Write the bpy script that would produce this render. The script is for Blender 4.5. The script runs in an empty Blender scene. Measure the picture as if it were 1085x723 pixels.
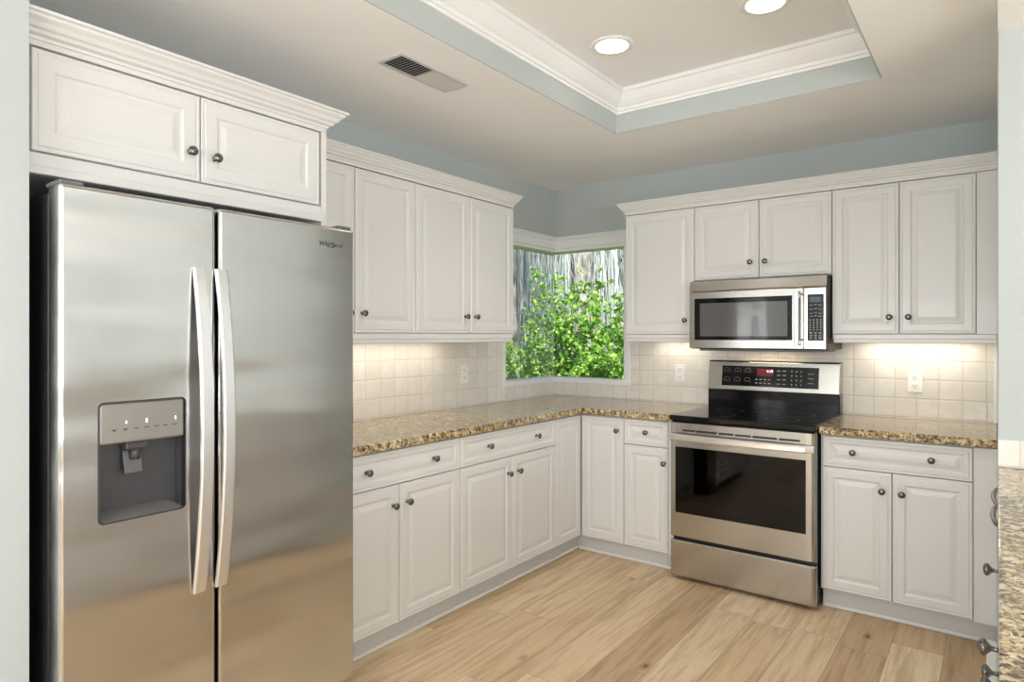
import bpy, bmesh, math, random
from mathutils import Vector, Matrix
random.seed(7)
S = bpy.context.scene
COL = S.collection
PI = math.pi

# ------------------------------------------------------------------ camera
CAM = Vector((2.7018, -4.1121, 1.3606)); YAW = 37.1053; FPX = 679.6
cd = bpy.data.cameras.new('camera'); cam = bpy.data.objects.new('camera', cd); COL.objects.link(cam)
cam.location = CAM; cam.rotation_euler = (PI/2, 0, math.radians(YAW))
cd.sensor_width = 36; cd.sensor_fit = 'HORIZONTAL'; cd.lens = 36*FPX/1085
cd.shift_y = -(361.5-356.39)/1085; cd.clip_start = .02; cd.clip_end = 200
S.camera = cam
# ------------------------------------------------------------------ light
S.view_settings.view_transform = 'Standard'; S.view_settings.look = 'None'
S.view_settings.gamma = 1; S.view_settings.use_curve_mapping = False
S.view_settings.exposure = 0.16
S.cycles.use_denoising = True
S.cycles.max_bounces = 16; S.cycles.diffuse_bounces = 12; S.cycles.transparent_max_bounces = 12
w = bpy.data.worlds.new('sky'); S.world = w; w.use_nodes = True
wn = w.node_tree.nodes; wl = w.node_tree.links
sky = wn.new('ShaderNodeTexSky'); sky.sky_type = 'HOSEK_WILKIE'; sky.turbidity = 8
sky.sun_direction = Vector((.45, -.5, .75)).normalized()
wl.new(sky.outputs[0], wn['Background'].inputs[0]); wn['Background'].inputs[1].default_value = 2.6
def lamp(kind, name, loc, energy, color=(1, 1, 1), size=None, direction=None, **kw):
    ld = bpy.data.lights.new(name, kind); ld.energy = energy; ld.color = color
    if size is not None and kind == 'AREA':
        ld.shape = 'RECTANGLE'; ld.size, ld.size_y = size
    for k, v in kw.items(): setattr(ld, k, v)
    o = bpy.data.objects.new(name, ld); COL.objects.link(o); o.location = loc
    if direction is not None: o.rotation_euler = Vector(direction).to_track_quat('-Z', 'Y').to_euler()
    return o
DAY = (.93, .955, 1.0)
lamp('SUN', 'sun', (0, 0, 10), 7.5, (1, .96, .88), direction=(-.45, .5, -.75), angle=.02)
# daylight through the big openings of the room behind and beside the camera
lamp('AREA', 'window_light_rear', (2.2, -7.45, 1.35), 180, DAY, (3.4, 2.0), (0, 1, 1.4))
lamp('AREA', 'window_light_side', (6.4, -4.2, 1.35), 188, DAY, (3.6, 2.0), (-1, 0, 1.4))

# ------------------------------------------------------------------ materials
MATS = {}
def nm(name):
    m = bpy.data.materials.new(name); m.use_nodes = True
    b = m.node_tree.nodes['Principled BSDF']; MATS[name] = m
    return m, m.node_tree.nodes, m.node_tree.links, b
def simple(name, col, rough=.5, metal=0, coat=0, bump=None, emit=None, spec=.5):
    m, n, l, b = nm(name)
    b.inputs['Base Color'].default_value = (*col, 1); b.inputs['Roughness'].default_value = rough
    b.inputs['Metallic'].default_value = metal; b.inputs['Coat Weight'].default_value = coat
    b.inputs['Specular IOR Level'].default_value = spec
    if emit: b.inputs['Emission Color'].default_value = (*emit[0], 1); b.inputs['Emission Strength'].default_value = emit[1]
    if bump:
        t = n.new('ShaderNodeTexCoord'); z = n.new('ShaderNodeTexNoise'); z.inputs['Scale'].default_value = bump[0]; z.inputs['Detail'].default_value = 4
        bp = n.new('ShaderNodeBump'); bp.inputs['Strength'].default_value = bump[1]; bp.inputs['Distance'].default_value = bump[2]
        l.new(t.outputs['Object'], z.inputs['Vector']); l.new(z.outputs[0], bp.inputs['Height']); l.new(bp.outputs[0], b.inputs['Normal'])
    return m
def node(n, typ, **kw):
    x = n.new(typ)
    for k, v in kw.items(): setattr(x, k, v)
    return x
def math_(n, l, op, a, b=None, c=None):
    x = n.new('ShaderNodeMath'); x.operation = op
    for i, v in enumerate((a, b, c)):
        if v is None: continue
        if isinstance(v, (int, float)): x.inputs[i].default_value = v
        else: l.new(v, x.inputs[i])
    return x.outputs[0]
def ramp(n, l, fac, stops, interp='LINEAR'):
    r = n.new('ShaderNodeValToRGB'); r.color_ramp.interpolation = interp
    e = r.color_ramp.elements
    while len(e) < len(stops): e.new(.5)
    for i, (p, c) in enumerate(stops):
        e[i].position = p; e[i].color = (*c, 1) if len(c) == 3 else c
    l.new(fac, r.inputs[0]); return r.outputs[0]
def mix(n, l, fac, a, b, mode='MIX'):
    x = n.new('ShaderNodeMix'); x.data_type = 'RGBA'; x.blend_type = mode
    for s, v in ((x.inputs[0], fac), (x.inputs[6], a), (x.inputs[7], b)):
        if isinstance(v, (int, float)): s.default_value = v
        elif isinstance(v, tuple): s.default_value = (*v, 1)
        else: l.new(v, s)
    return x.outputs[2]
def noise(n, l, vec, scale, detail=4, rough=.5):
    z = n.new('ShaderNodeTexNoise'); z.inputs['Scale'].default_value = scale; z.inputs['Detail'].default_value = detail
    z.inputs['Roughness'].default_value = rough
    l.new(vec, z.inputs['Vector']); return z.outputs[0]
def scaled(n, l, vec, s):
    m = n.new('ShaderNodeMapping'); m.inputs['Scale'].default_value = s; l.new(vec, m.inputs[0]); return m.outputs[0]

M_WHITE = simple('cabinet_white', (.70, .695, .68), .38, coat=.15)
M_CASE = simple('cabinet_body_white', (.60, .595, .58), .5)
M_TRIM = simple('trim_white', (.82, .825, .82), .4)
M_WALL = simple('wall_paint_pale_blue', (.46, .50, .492), .75, bump=(400, .08, .002))
M_CEIL = simple('ceiling_paint', (.88, .885, .89), .85, bump=(300, .1, .002))
M_PEW = simple('pewter_metal', (.19, .18, .17), .25, 1)
M_BLACK = simple('black_plastic', (.012, .012, .013), .45)
M_BLKGLASS = simple('black_glass', (.006, .006, .007), .08, spec=.35)
M_DARK = simple('dark_gap', (.02, .02, .02), .7)
M_GREY = simple('dispenser_grey', (.055, .055, .06), .35)
M_GREYL = simple('dispenser_panel', (.30, .285, .26), .38, .6)
M_PLATE = simple('outlet_white', (.86, .85, .82), .35)
M_SLOT = simple('outlet_slot', (.05, .05, .05), .6)
M_INK = simple('grey_print', (.26, .26, .26), .5)
M_LOGO = simple('logo_ink', (.05, .05, .055), .4)
M_VENT = simple('vent_paint', (.55, .54, .52), .5)
M_RED = simple('red_display', (.06, .006, .008), .15, emit=((.35, .02, .03), .12))
M_DIGIT = simple('display_digits', (.7, .8, .9), .4, emit=((.75, .85, 1), 1.6))
M_LCD = simple('green_display', (.03, .06, .06), .15, emit=((.12, .3, .3), .08))
M_LAMP = simple('lamp_diffuser', (1, 1, 1), .5, emit=((1, .95, .86), 7))
M_MESHGL = simple('microwave_screen', (.10, .10, .10), .12, coat=.6)

def steel(name, axis, col=(.60, .585, .555), rough=.24, wave=.0):
    m, n, l, b = nm(name)
    t = n.new('ShaderNodeTexCoord').outputs['Object']
    sc = {'z': (260, 260, 2), 'x': (2, 260, 260)}[axis]
    f = noise(n, l, scaled(n, l, t, sc), 1, 3)
    blot = noise(n, l, scaled(n, l, t, (3, 3, 2)), 1, 3)
    b.inputs['Metallic'].default_value = 1
    l.new(mix(n, l, f, tuple(c*.98 for c in col), tuple(min(1, c*1.02) for c in col)), b.inputs['Base Color'])
    r = math_(n, l, 'ADD', math_(n, l, 'MULTIPLY', blot, .10), math_(n, l, 'MULTIPLY', f, .03))
    l.new(math_(n, l, 'ADD', r, rough-.08), b.inputs['Roughness'])
    bp = n.new('ShaderNodeBump'); bp.inputs['Strength'].default_value = .012; bp.inputs['Distance'].default_value = .001
    l.new(f, bp.inputs['Height'])
    if wave:
        b2 = n.new('ShaderNodeBump'); b2.inputs['Strength'].default_value = 1; b2.inputs['Distance'].default_value = wave
        l.new(noise(n, l, scaled(n, l, t, (.7, .7, 3.2)), 1.6, 1), b2.inputs['Height'])
        l.new(b2.outputs[0], bp.inputs['Normal'])
    l.new(bp.outputs[0], b.inputs['Normal'])
    return m
M_STEEL = steel('brushed_steel_fridge', 'z', (.60, .59, .575), .21, .017)
M_STEELH = steel('brushed_steel_horizontal', 'x', (.52, .50, .465), .23)
M_HANDLE = simple('satin_metal_handle', (.80, .80, .80), .38, 1)
M_SIDE = simple('fridge_side_grey', (.16, .16, .16), .4, .3)

def granite():
    m, n, l, b = nm('granite_speckled')
    t = n.new('ShaderNodeTexCoord').outputs['Object']
    warp = n.new('ShaderNodeVectorMath'); warp.operation = 'ADD'
    nz = n.new('ShaderNodeTexNoise'); nz.inputs['Scale'].default_value = 30; l.new(t, nz.inputs['Vector'])
    sc = n.new('ShaderNodeVectorMath'); sc.operation = 'SCALE'; sc.inputs[3].default_value = .02
    l.new(nz.outputs[1], sc.inputs[0]); l.new(t, warp.inputs[0]); l.new(sc.outputs[0], warp.inputs[1])
    v = warp.outputs[0]
    big = noise(n, l, v, 45, 5, .65)
    base = ramp(n, l, big, [(.30, (.10, .06, .025)), (.43, (.27, .18, .08)), (.53, (.57, .45, .25)), (.68, (.78, .69, .48))])
    fl = noise(n, l, v, 80, 3, .6)
    k = ramp(n, l, fl, [(.42, (1, 1, 1)), (.47, (0, 0, 0))])
    c1 = mix(n, l, k, base, (.055, .04, .028))
    fl2 = noise(n, l, scaled(n, l, v, (1, 1, 1)), 150, 2, .5)
    k2 = ramp(n, l, fl2, [(.60, (0, 0, 0)), (.68, (1, 1, 1))])
    c2 = mix(n, l, k2, c1, (.13, .085, .045))
    fl3 = noise(n, l, v, 18, 3, .6)
    k3 = ramp(n, l, fl3, [(.60, (0, 0, 0)), (.68, (.55, .55, .55))])
    c3 = mix(n, l, k3, c2, (.42, .30, .10))
    l.new(c3, b.inputs['Base Color']); b.inputs['Roughness'].default_value = .09
    b.inputs['Coat Weight'].default_value = .2; b.inputs['Coat IOR'].default_value = 1.5; b.inputs['Coat Roughness'].default_value = .04
    return m
M_GRAN = granite()

def tile(name, ax):
    """tumbled 4 inch travertine squares; ax = horizontal axis of the wall"""
    m, n, l, b = nm(name)
    t = n.new('ShaderNodeTexCoord').outputs['Object']
    sp = n.new('ShaderNodeSeparateXYZ'); l.new(t, sp.inputs[0])
    jit = noise(n, l, t, 14, 2)
    jj = math_(n, l, 'MULTIPLY', math_(n, l, 'SUBTRACT', jit, .5), .006)
    P = .1025
    u = math_(n, l, 'DIVIDE', math_(n, l, 'ADD', math_(n, l, 'ADD', sp.outputs[ax], 10.05), jj), P)
    v = math_(n, l, 'DIVIDE', math_(n, l, 'ADD', math_(n, l, 'ADD', sp.outputs['Z'], 10*P-.918), jj), P)
    def edge(x):
        f = math_(n, l, 'FRACT', x); g = math_(n, l, 'SUBTRACT', 1.0, f); return math_(n, l, 'MINIMUM', f, g)
    e = math_(n, l, 'MINIMUM', edge(u), edge(v))
    cell = n.new('ShaderNodeCombineXYZ'); l.new(math_(n, l, 'FLOOR', u), cell.inputs[0]); l.new(math_(n, l, 'FLOOR', v), cell.inputs[1])
    wn_ = n.new('ShaderNodeTexWhiteNoise'); l.new(cell.outputs[0], wn_.inputs['Vector'])
    c = ramp(n, l, wn_.outputs[0], [(0, (.72, .68, .61)), (.5, (.78, .74, .68)), (1, (.83, .80, .75))])
    cloud = noise(n, l, t, 22, 5, .6)
    c = mix(n, l, ramp(n, l, cloud, [(.42, (.75, .75, .75)), (.62, (0, 0, 0))]), c, (.73, .69, .63))
    grout = ramp(n, l, e, [(.012, (1, 1, 1)), (.035, (0, 0, 0))])
    gcol = mix(n, l, noise(n, l, t, 5, 3), (.45, .41, .36), (.84, .81, .76))
    c = mix(n, l, grout, c, gcol)
    vor = n.new('ShaderNodeTexVoronoi'); vor.inputs['Scale'].default_value = 45; l.new(t, vor.inputs['Vector'])
    pm = ramp(n, l, vor.outputs['Distance'], [(.07, (1, 1, 1)), (.12, (0, 0, 0))])
    pz = ramp(n, l, noise(n, l, t, 16, 2), [(.52, (0, 0, 0)), (.60, (1, 1, 1))])
    pit = math_(n, l, 'MULTIPLY', pm, pz)
    c = mix(n, l, pit, c, (.30, .25, .20))
    l.new(c, b.inputs['Base Color']); b.inputs['Roughness'].default_value = .48
    h = ramp(n, l, e, [(.01, (0, 0, 0)), (.06, (1, 1, 1))])
    h2 = math_(n, l, 'ADD', h, math_(n, l, 'MULTIPLY', cloud, .5))
    h3 = math_(n, l, 'SUBTRACT', h2, pit)
    bp = n.new('ShaderNodeBump'); bp.inputs['Strength'].default_value = .6; bp.inputs['Distance'].default_value = .002
    l.new(h3, bp.inputs['Height']); l.new(bp.outputs[0], b.inputs['Normal'])
    return m
M_TILEL = tile('travertine_tile_left', 'Y'); M_TILEB = tile('travertine_tile_back', 'X')

def oak():
    m, n, l, b = nm('oak_plank_floor')
    t = n.new('ShaderNodeTexCoord').outputs['Object']
    sp = n.new('ShaderNodeSeparateXYZ'); l.new(t, sp.inputs[0])
    u = math_(n, l, 'DIVIDE', math_(n, l, 'ADD', sp.outputs['X'], 19-1.19), .19)
    row = math_(n, l, 'FLOOR', u)
    wr = n.new('ShaderNodeTexWhiteNoise'); wr.noise_dimensions = '1D'; l.new(row, wr.inputs['W'])
    v = math_(n, l, 'ADD', math_(n, l, 'DIVIDE', sp.outputs['Y'], 1.35), math_(n, l, 'MULTIPLY', wr.outputs[0], 7.3))
    cell = n.new('ShaderNodeCombineXYZ'); l.new(row, cell.inputs[0]); l.new(math_(n, l, 'FLOOR', v), cell.inputs[1])
    wc = n.new('ShaderNodeTexWhiteNoise'); l.new(cell.outputs[0], wc.inputs['Vector'])
    plank = ramp(n, l, wc.outputs[0], [(0, (.48, .335, .195)), (.3, (.62, .455, .28)), (.65, (.71, .545, .355)), (1, (.79, .64, .44))])
    off = n.new('ShaderNodeVectorMath'); off.operation = 'ADD'
    s2 = n.new('ShaderNodeVectorMath'); s2.operation = 'SCALE'; s2.inputs[3].default_value = 11
    l.new(wc.outputs[1], s2.inputs[0]); l.new(t, off.inputs[0]); l.new(s2.outputs[0], off.inputs[1])
    o = off.outputs[0]
    g1 = noise(n, l, scaled(n, l, o, (22, 1.6, 1)), 1.6, 6, .62)
    g2 = noise(n, l, scaled(n, l, o, (150, 4, 1)), 1, 3, .6)
    c = mix(n, l, ramp(n, l, g1, [(.35, (.9, .9, .9)), (.55, (0, 0, 0))]), plank, mix(n, l, 1.0, plank, (.70, .63, .54), 'MULTIPLY'))
    c = mix(n, l, ramp(n, l, g2, [(.42, (.35, .35, .35)), (.6, (0, 0, 0))]), c, mix(n, l, 1.0, c, (.80, .75, .70), 'MULTIPLY'))
    vor = n.new('ShaderNodeTexVoronoi'); vor.inputs['Scale'].default_value = 2.7; l.new(scaled(n, l, o, (1.6, .9, 1)), vor.inputs['Vector'])
    kn = ramp(n, l, math_(n, l, 'ADD', vor.outputs['Distance'], math_(n, l, 'MULTIPLY', g1, .03)), [(.035, (1, 1, 1)), (.06, (.45, .45, .45)), (.12, (0, 0, 0))])
    c = mix(n, l, kn, c, (.13, .075, .04))
    def edge(x, wd):
        f = math_(n, l, 'FRACT', x); g = math_(n, l, 'SUBTRACT', 1.0, f); e = math_(n, l, 'MINIMUM', f, g)
        return math_(n, l, 'LESS_THAN', e, wd)
    gap = math_(n, l, 'MAXIMUM', edge(u, .007), edge(v, .0011))
    c = mix(n, l, math_(n, l, 'MULTIPLY', gap, .55), c, (.16, .10, .06))
    l.new(c, b.inputs['Base Color'])
    l.new(math_(n, l, 'ADD', math_(n, l, 'MULTIPLY', g1, .15), .36), b.inputs['Roughness'])
    bp = n.new('ShaderNodeBump'); bp.inputs['Strength'].default_value = .25; bp.inputs['Distance'].default_value = .001
    l.new(math_(n, l, 'SUBTRACT', g2, gap), bp.inputs['Height']); l.new(bp.outputs[0], b.inputs['Normal'])
    return m
M_OAK = oak()

def glass(name, refl=1.0, tint=(1, 1, 1)):
    m, n, l, b = nm(name)
    n.remove(b); out = n['Material Output']
    tr = n.new('ShaderNodeBsdfTransparent'); tr.inputs[0].default_value = (*tint, 1)
    gl = n.new('ShaderNodeBsdfGlossy'); gl.inputs['Roughness'].default_value = .02
    fr = n.new('ShaderNodeFresnel'); fr.inputs[0].default_value = 1.5
    mx = n.new('ShaderNodeMixShader'); l.new(math_(n, l, 'MULTIPLY', fr.outputs[0], refl), mx.inputs[0])
    l.new(tr.outputs[0], mx.inputs[1]); l.new(gl.outputs[0], mx.inputs[2]); l.new(mx.outputs[0], out.inputs[0])
    return m
M_GLASS = glass('window_glass', .15, (.97, 1, .99))
M_OVENGL = glass('oven_door_glass', 1.0, (.16, .14, .12))

def leafmat(name, c0, c1, c2):
    m, n, l, b = nm(name)
    geo = n.new('ShaderNodeNewGeometry')
    c = ramp(n, l, geo.outputs['Random Per Island'], [(0, c0), (.5, c1), (1, c2)])
    l.new(c, b.inputs['Base Color']); b.inputs['Roughness'].default_value = .45
    tr = n.new('ShaderNodeBsdfTranslucent'); l.new(c, tr.inputs[0])
    mx = n.new('ShaderNodeMixShader'); mx.inputs[0].default_value = .45
    l.new(b.outputs[0], mx.inputs[1]); l.new(tr.outputs[0], mx.inputs[2]); l.new(mx.outputs[0], n['Material Output'].inputs[0])
    return m
M_LEAF = leafmat('bright_leaves', (.06, .20, .04), (.26, .52, .08), (.70, .86, .22))
M_LEAFD = leafmat('deep_leaves', (.03, .10, .035), (.07, .22, .06), (.16, .38, .12))
M_MOSS = leafmat('grey_moss', (.50, .52, .53), (.74, .76, .78), (.93, .95, .97))
def bark():
    m, n, l, b = nm('tree_bark')
    t = n.new('ShaderNodeTexCoord').outputs['Object']
    f = noise(n, l, scaled(n, l, t, (16, 16, 5)), 1, 6, .7)
    l.new(ramp(n, l, f, [(.35, (.10, .09, .085)), (.5, (.32, .30, .29)), (.65, (.62, .61, .62))]), b.inputs['Base Color'])
    b.inputs['Roughness'].default_value = .9
    bp = n.new('ShaderNodeBump'); bp.inputs['Strength'].default_value = 1; bp.inputs['Distance'].default_value = .03
    l.new(f, bp.inputs['Height']); l.new(bp.outputs[0], b.inputs['Normal'])
    return m
M_BARK = bark()
M_GRASS = simple('garden_ground', (.10, .14, .05), .9, bump=(8, 1, .05))

# ------------------------------------------------------------------ helpers
def add_box(bm, x0, x1, y0, y1, z0, z1, bev=0, seg=1, mi=0):
    r = bmesh.ops.create_cube(bm, size=1)
    vs = r['verts']
    for v in vs:
        v.co = Vector((x0+(x1-x0)*(v.co.x+.5), y0+(y1-y0)*(v.co.y+.5), z0+(z1-z0)*(v.co.z+.5)))
    fs = list({f for v in vs for f in v.link_faces})
    for f in fs: f.material_index = mi
    if bev:
        es = list({e for v in vs for e in v.link_edges})
        r2 = bmesh.ops.bevel(bm, geom=es, offset=bev, segments=seg, profile=.5, affect='EDGES', clamp_overlap=True)
        for f in r2['faces']: f.material_index = mi
def add_lathe(bm, prof, center, axis=(0, -1, 0), n=20, mi=0, sx=1, sz=1):
    """prof: list of (distance along axis, radius)"""
    q = Vector((0, 0, 1)).rotation_difference(Vector(axis)); c = Vector(center)
    rings = []
    for d, r in prof:
        if r < 1e-6: rings.append([bm.verts.new(c+q@Vector((0, 0, d)))]); continue
        rings.append([bm.verts.new(c+q@Vector((r*math.cos(2*PI*k/n)*sx, r*math.sin(2*PI*k/n)*sz, d))) for k in range(n)])
    for a, b_ in zip(rings, rings[1:]):
        for k in range(n):
            k2 = (k+1) % n
            if len(a) == 1: f = bm.faces.new((a[0], b_[k], b_[k2]))
            elif len(b_) == 1: f = bm.faces.new((a[k], b_[0], a[k2]))
            else: f = bm.faces.new((a[k], b_[k], b_[k2], a[k2]))
            f.material_index = mi; f.smooth = True
    for rg, flip in ((rings[0], True), (rings[-1], False)):
        if len(rg) > 1:
            f = bm.faces.new(rg[::-1] if flip else rg); f.material_index = mi
def add_tube(bm, pts, rad, n=10, mi=0, flat=1.0):
    pts = [Vector(p) for p in pts]; rings = []
    for i, p in enumerate(pts):
        t = (pts[min(i+1, len(pts)-1)]-pts[max(i-1, 0)]).normalized()
        up = Vector((0, 0, 1)) if abs(t.z) < .9 else Vector((1, 0, 0))
        a = t.cross(up).normalized(); b_ = a.cross(t)
        r = rad[i] if isinstance(rad, (list, tuple)) else rad
        rings.append([bm.verts.new(p+a*r*math.cos(2*PI*k/n)+b_*r*flat*math.sin(2*PI*k/n)) for k in range(n)])
    for a, b_ in zip(rings, rings[1:]):
        for k in range(n):
            f = bm.faces.new((a[k], a[(k+1) % n], b_[(k+1) % n], b_[k])); f.smooth = True; f.material_index = mi
    bm.faces.new(rings[0][::-1]); bm.faces.new(rings[-1])
def obj(name, bm, mats, parent=None, loc=None, fix=True):
    if isinstance(bm, bmesh.types.BMesh):
        if fix: bmesh.ops.recalc_face_normals(bm, faces=bm.faces[:])
        me = bpy.data.meshes.new(name); bm.to_mesh(me); bm.free()
        for m in (mats if isinstance(mats, (list, tuple)) else [mats]): me.materials.append(m)
    else: me = bm
    o = bpy.data.objects.new(name, me); COL.objects.link(o)
    if parent is not None: o.parent = parent
    if loc: o.location = loc
    return o
def box_obj(name, dims, mat, parent=None, bev=0, seg=1):
    bm = bmesh.new(); add_box(bm, *dims, bev, seg); return obj(name, bm, mat, parent)
def tag(o, label, cat=None, group=None, kind=None):
    if label: o['label'] = label
    if cat: o['category'] = cat
    if group: o['group'] = group
    if kind: o['kind'] = kind
    return o
def thing(name, label, cat, loc=(0, 0, 0), rotz=0, group=None):
    o = bpy.data.objects.new(name, None); COL.objects.link(o); o.empty_display_size = .1
    o.location = loc; o.rotation_euler = (0, 0, rotz)
    return tag(o, label, cat, group)
def struct(name, bm, mat, label=None):
    o = obj(name, bm, mat); return tag(o, label, kind='structure')
def new(): return bmesh.new()
def sweep(bm, prof, path, closed=False, mi=0):
    """prof: list of (out, z); path: list of (x, y, nx, ny) where n = mitred outward offset per unit"""
    rings = [[bm.verts.new((x+nx*o, y+ny*o, z)) for o, z in prof] for x, y, nx, ny in path]
    k = len(prof); prs = list(zip(rings, rings[1:]))
    if closed: prs.append((rings[-1], rings[0]))
    for a, b_ in prs:
        for i in range(k):
            j = (i+1) % k
            f = bm.faces.new((a[i], a[j], b_[j], b_[i])); f.material_index = mi
    if not closed:
        bm.faces.new(rings[0][::-1]); bm.faces.new(rings[-1])

# ------------------------------------------------------------------ setting
ZC = 2.476; ZT = 2.685
X0, X1, Y0, Y1 = -.12, 6.5, -7.6, .12
bm = new(); add_box(bm, X0, X1, Y0, Y1, -.1, 0); struct('floor', bm, M_OAK, 'pale oak plank floor')
T = (1.024, 2.306, -3.30, -.943)      # tray opening
bm = new()
add_box(bm, X0, T[0], Y0, Y1, ZC, ZC+.3); add_box(bm, T[1], X1, Y0, Y1, ZC, ZC+.3)
add_box(bm, T[0], T[1], T[3], Y1, ZC, ZC+.3); add_box(bm, T[0], T[1], Y0, T[2], ZC, ZC+.3)
struct('ceiling', bm, M_CEIL, 'flat white ceiling around the raised tray')
bm = new(); add_box(bm, T[0]-.02, T[1]+.02, T[2]-.02, T[3]+.02, ZT, ZT+.12); struct('ceiling_tray', bm, M_CEIL, 'raised ceiling panel inside the tray')
bm = new()   # painted band of the tray sides
t = .006
add_box(bm, T[0], T[0]+t, T[2], T[3], ZC+.0005, ZT-.001); add_box(bm, T[1]-t, T[1], T[2], T[3], ZC+.0005, ZT-.001)
add_box(bm, T[0]+t, T[1]-t, T[3]-t, T[3], ZC+.0005, ZT-.001); add_box(bm, T[0]+t, T[1]-t, T[2], T[2]+t, ZC+.0005, ZT-.001)
struct('trim_1', bm, M_WALL, 'pale blue painted sides of the ceiling tray')
bm = new()   # crown inside the tray
zb = 2.575
prof = [(0, zb), (.012, zb), (.014, zb+.012), (.022, zb+.014), (.024, zb+.028), (.036, zb+.036), (.052, zb+.052), (.066, zb+.072), (.074, zb+.088), (.082, zb+.092), (.084, ZT-.0005), (0, ZT-.0005)]
a = t
sweep(bm, prof, [(T[0]+a, T[2]+a, 1, 1), (T[1]-a, T[2]+a, -1, 1), (T[1]-a, T[3]-a, -1, -1), (T[0]+a, T[3]-a, 1, -1)], True)
struct('trim_2', bm, M_TRIM, 'white crown moulding inside the ceiling tray')

WT = .12; WZ0, WZ1 = 1.049, 2.000; WL = .625; WB = .598
bm = new()
add_box(bm, -WT, 0, -3.5445, -WL-.0, 0, ZC); add_box(bm, -WT, 0, -WL, WT, 0, WZ0-.03); add_box(bm, -WT, 0, -WL, WT, 2.05, ZC)
struct('wall_left', bm, M_WALL, 'pale blue green left wall')
bm = new()
add_box(bm, WB, 2.703, 0, WT, 0, ZC); add_box(bm, 0, WB, 0, WT, 0, WZ0-.03); add_box(bm, 0, WB, 0, WT, 2.05, ZC)
struct('wall_back', bm, M_WALL, 'pale blue green back wall')
bm = new(); add_box(bm, -WT, .712, Y0, -3.5445, 0, ZC-.0005); struct('wall_fridge_side', bm, M_WALL, 'pale blue wall ending beside the refrigerator')
bm = new(); add_box(bm, 2.703, X1, -1.356, WT, 0, ZC-.0005, .003); struct('wall_right', bm, M_WALL, 'pale blue wall end at the right edge')
bm = new(); add_box(bm, 2.7035, 3.6, -6.0, -1.357, 2.405, ZC-.0005); struct('ceiling_soffit', bm, M_CEIL, 'lowered ceiling soffit above the right counter')
bm = new()  # rear wall with a wide window opening
add_box(bm, .58, .7, Y0-.12, Y0, 0, ZC)
add_box(bm, .7, 3.9, Y0-.12, Y0, 0, .35); add_box(bm, .7, 3.9, Y0-.12, Y0, 2.35, ZC)
add_box(bm, 3.9, X1, Y0-.12, Y0, 0, ZC)
struct('wall_rear', bm, M_WALL)
bm = new()
add_box(bm, X1, X1+.12, Y0-.12, -6.0, 0, ZC); add_box(bm, X1, X1+.12, -6.0, -2.4, 0, .35)
add_box(bm, X1, X1+.12, -6.0, -2.4, 2.35, ZC); add_box(bm, X1, X1+.12, -2.4, Y1, 0, ZC)
struct('wall_east', bm, M_WALL)
# window frames of the rear openings
for i, (p, q) in enumerate((((.7, Y0-.08, .35), (3.9, Y0-.03, 2.35)), ((X1+.03, -6.0, .35), (X1+.08, -2.4, 2.35)))):
    bm = new(); along = 0 if i == 0 else 1
    lo, hi = p[along], q[along]
    for k in range(5):
        c = lo+(hi-lo)*k/4; c = min(max(c, lo+.03), hi-.03)
        d = [p[0], q[0], p[1], q[1], p[2], q[2]]; d[2*along] = c-.03; d[2*along+1] = c+.03
        add_box(bm, *d)
    for z in (p[2]+.03, q[2]-.03):
        d = [p[0]+.002, q[0]-.002, p[1]+.002, q[1]-.002, z-.03, z+.03]; add_box(bm, *d)
    struct('window_%d' % (i+2), bm, M_TRIM)

# corner window: white jambs, casing and two butted panes
g = .045
bm = new()
# jamb liners filling the wall depth
add_box(bm, -WT, 0, -WL, WT, WZ0-.03, WZ0); add_box(bm, 0, WB, 0, WT, WZ0-.03, WZ0)
add_box(bm, -WT, 0, -WL, WT, WZ1, 2.05); add_box(bm, 0, WB, 0, WT, WZ1, 2.05)
add_box(bm, -WT, 0, -WL, -WL+.012, WZ0, WZ1); add_box(bm, WB-.012, WB, 0, WT, WZ0, WZ1)
# casing on the wall face
P_ = .012
add_box(bm, 0, P_, -WL-.036, 0, WZ0-.036, WZ0, .002); add_box(bm, 0, WB+.045, -P_, 0, WZ0-.036, WZ0, .002)
add_box(bm, 0, P_, -WL-.036, -WL, WZ0, WZ1+.02, .002); add_box(bm, WB, WB+.045, -P_, 0, WZ0, WZ1+.02, .002)
for (z0, z1, p) in ((2.0, 2.022, .010), (2.022, 2.034, .018), (2.034, 2.085, .014), (2.085, 2.098, .024), (2.098, 2.112, .034)):
    add_box(bm, 0, p, -WL-.036, 0, z0, z1, .002); add_box(bm, 0, WB+.045, -p, 0, z0, z1, .002)
win = struct('window_1', bm, M_TRIM, 'white framed corner window of two butted glass panes')
bm = new(); add_box(bm, -g-.006, -g, -WL+.012, g+.004, WZ0, WZ1); obj('pane', bm, M_GLASS, win)
bm = new(); add_box(bm, -g+.0015, WB-.012, g, g+.006, WZ0, WZ1); obj('pane', bm, M_GLASS, win)
box_obj('glass_joint', (-g-.0035, -g+.001, g-.001, g+.0035, WZ0, WZ1), simple('silicone_joint', (.45, .60, .56), .3), win)

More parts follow.
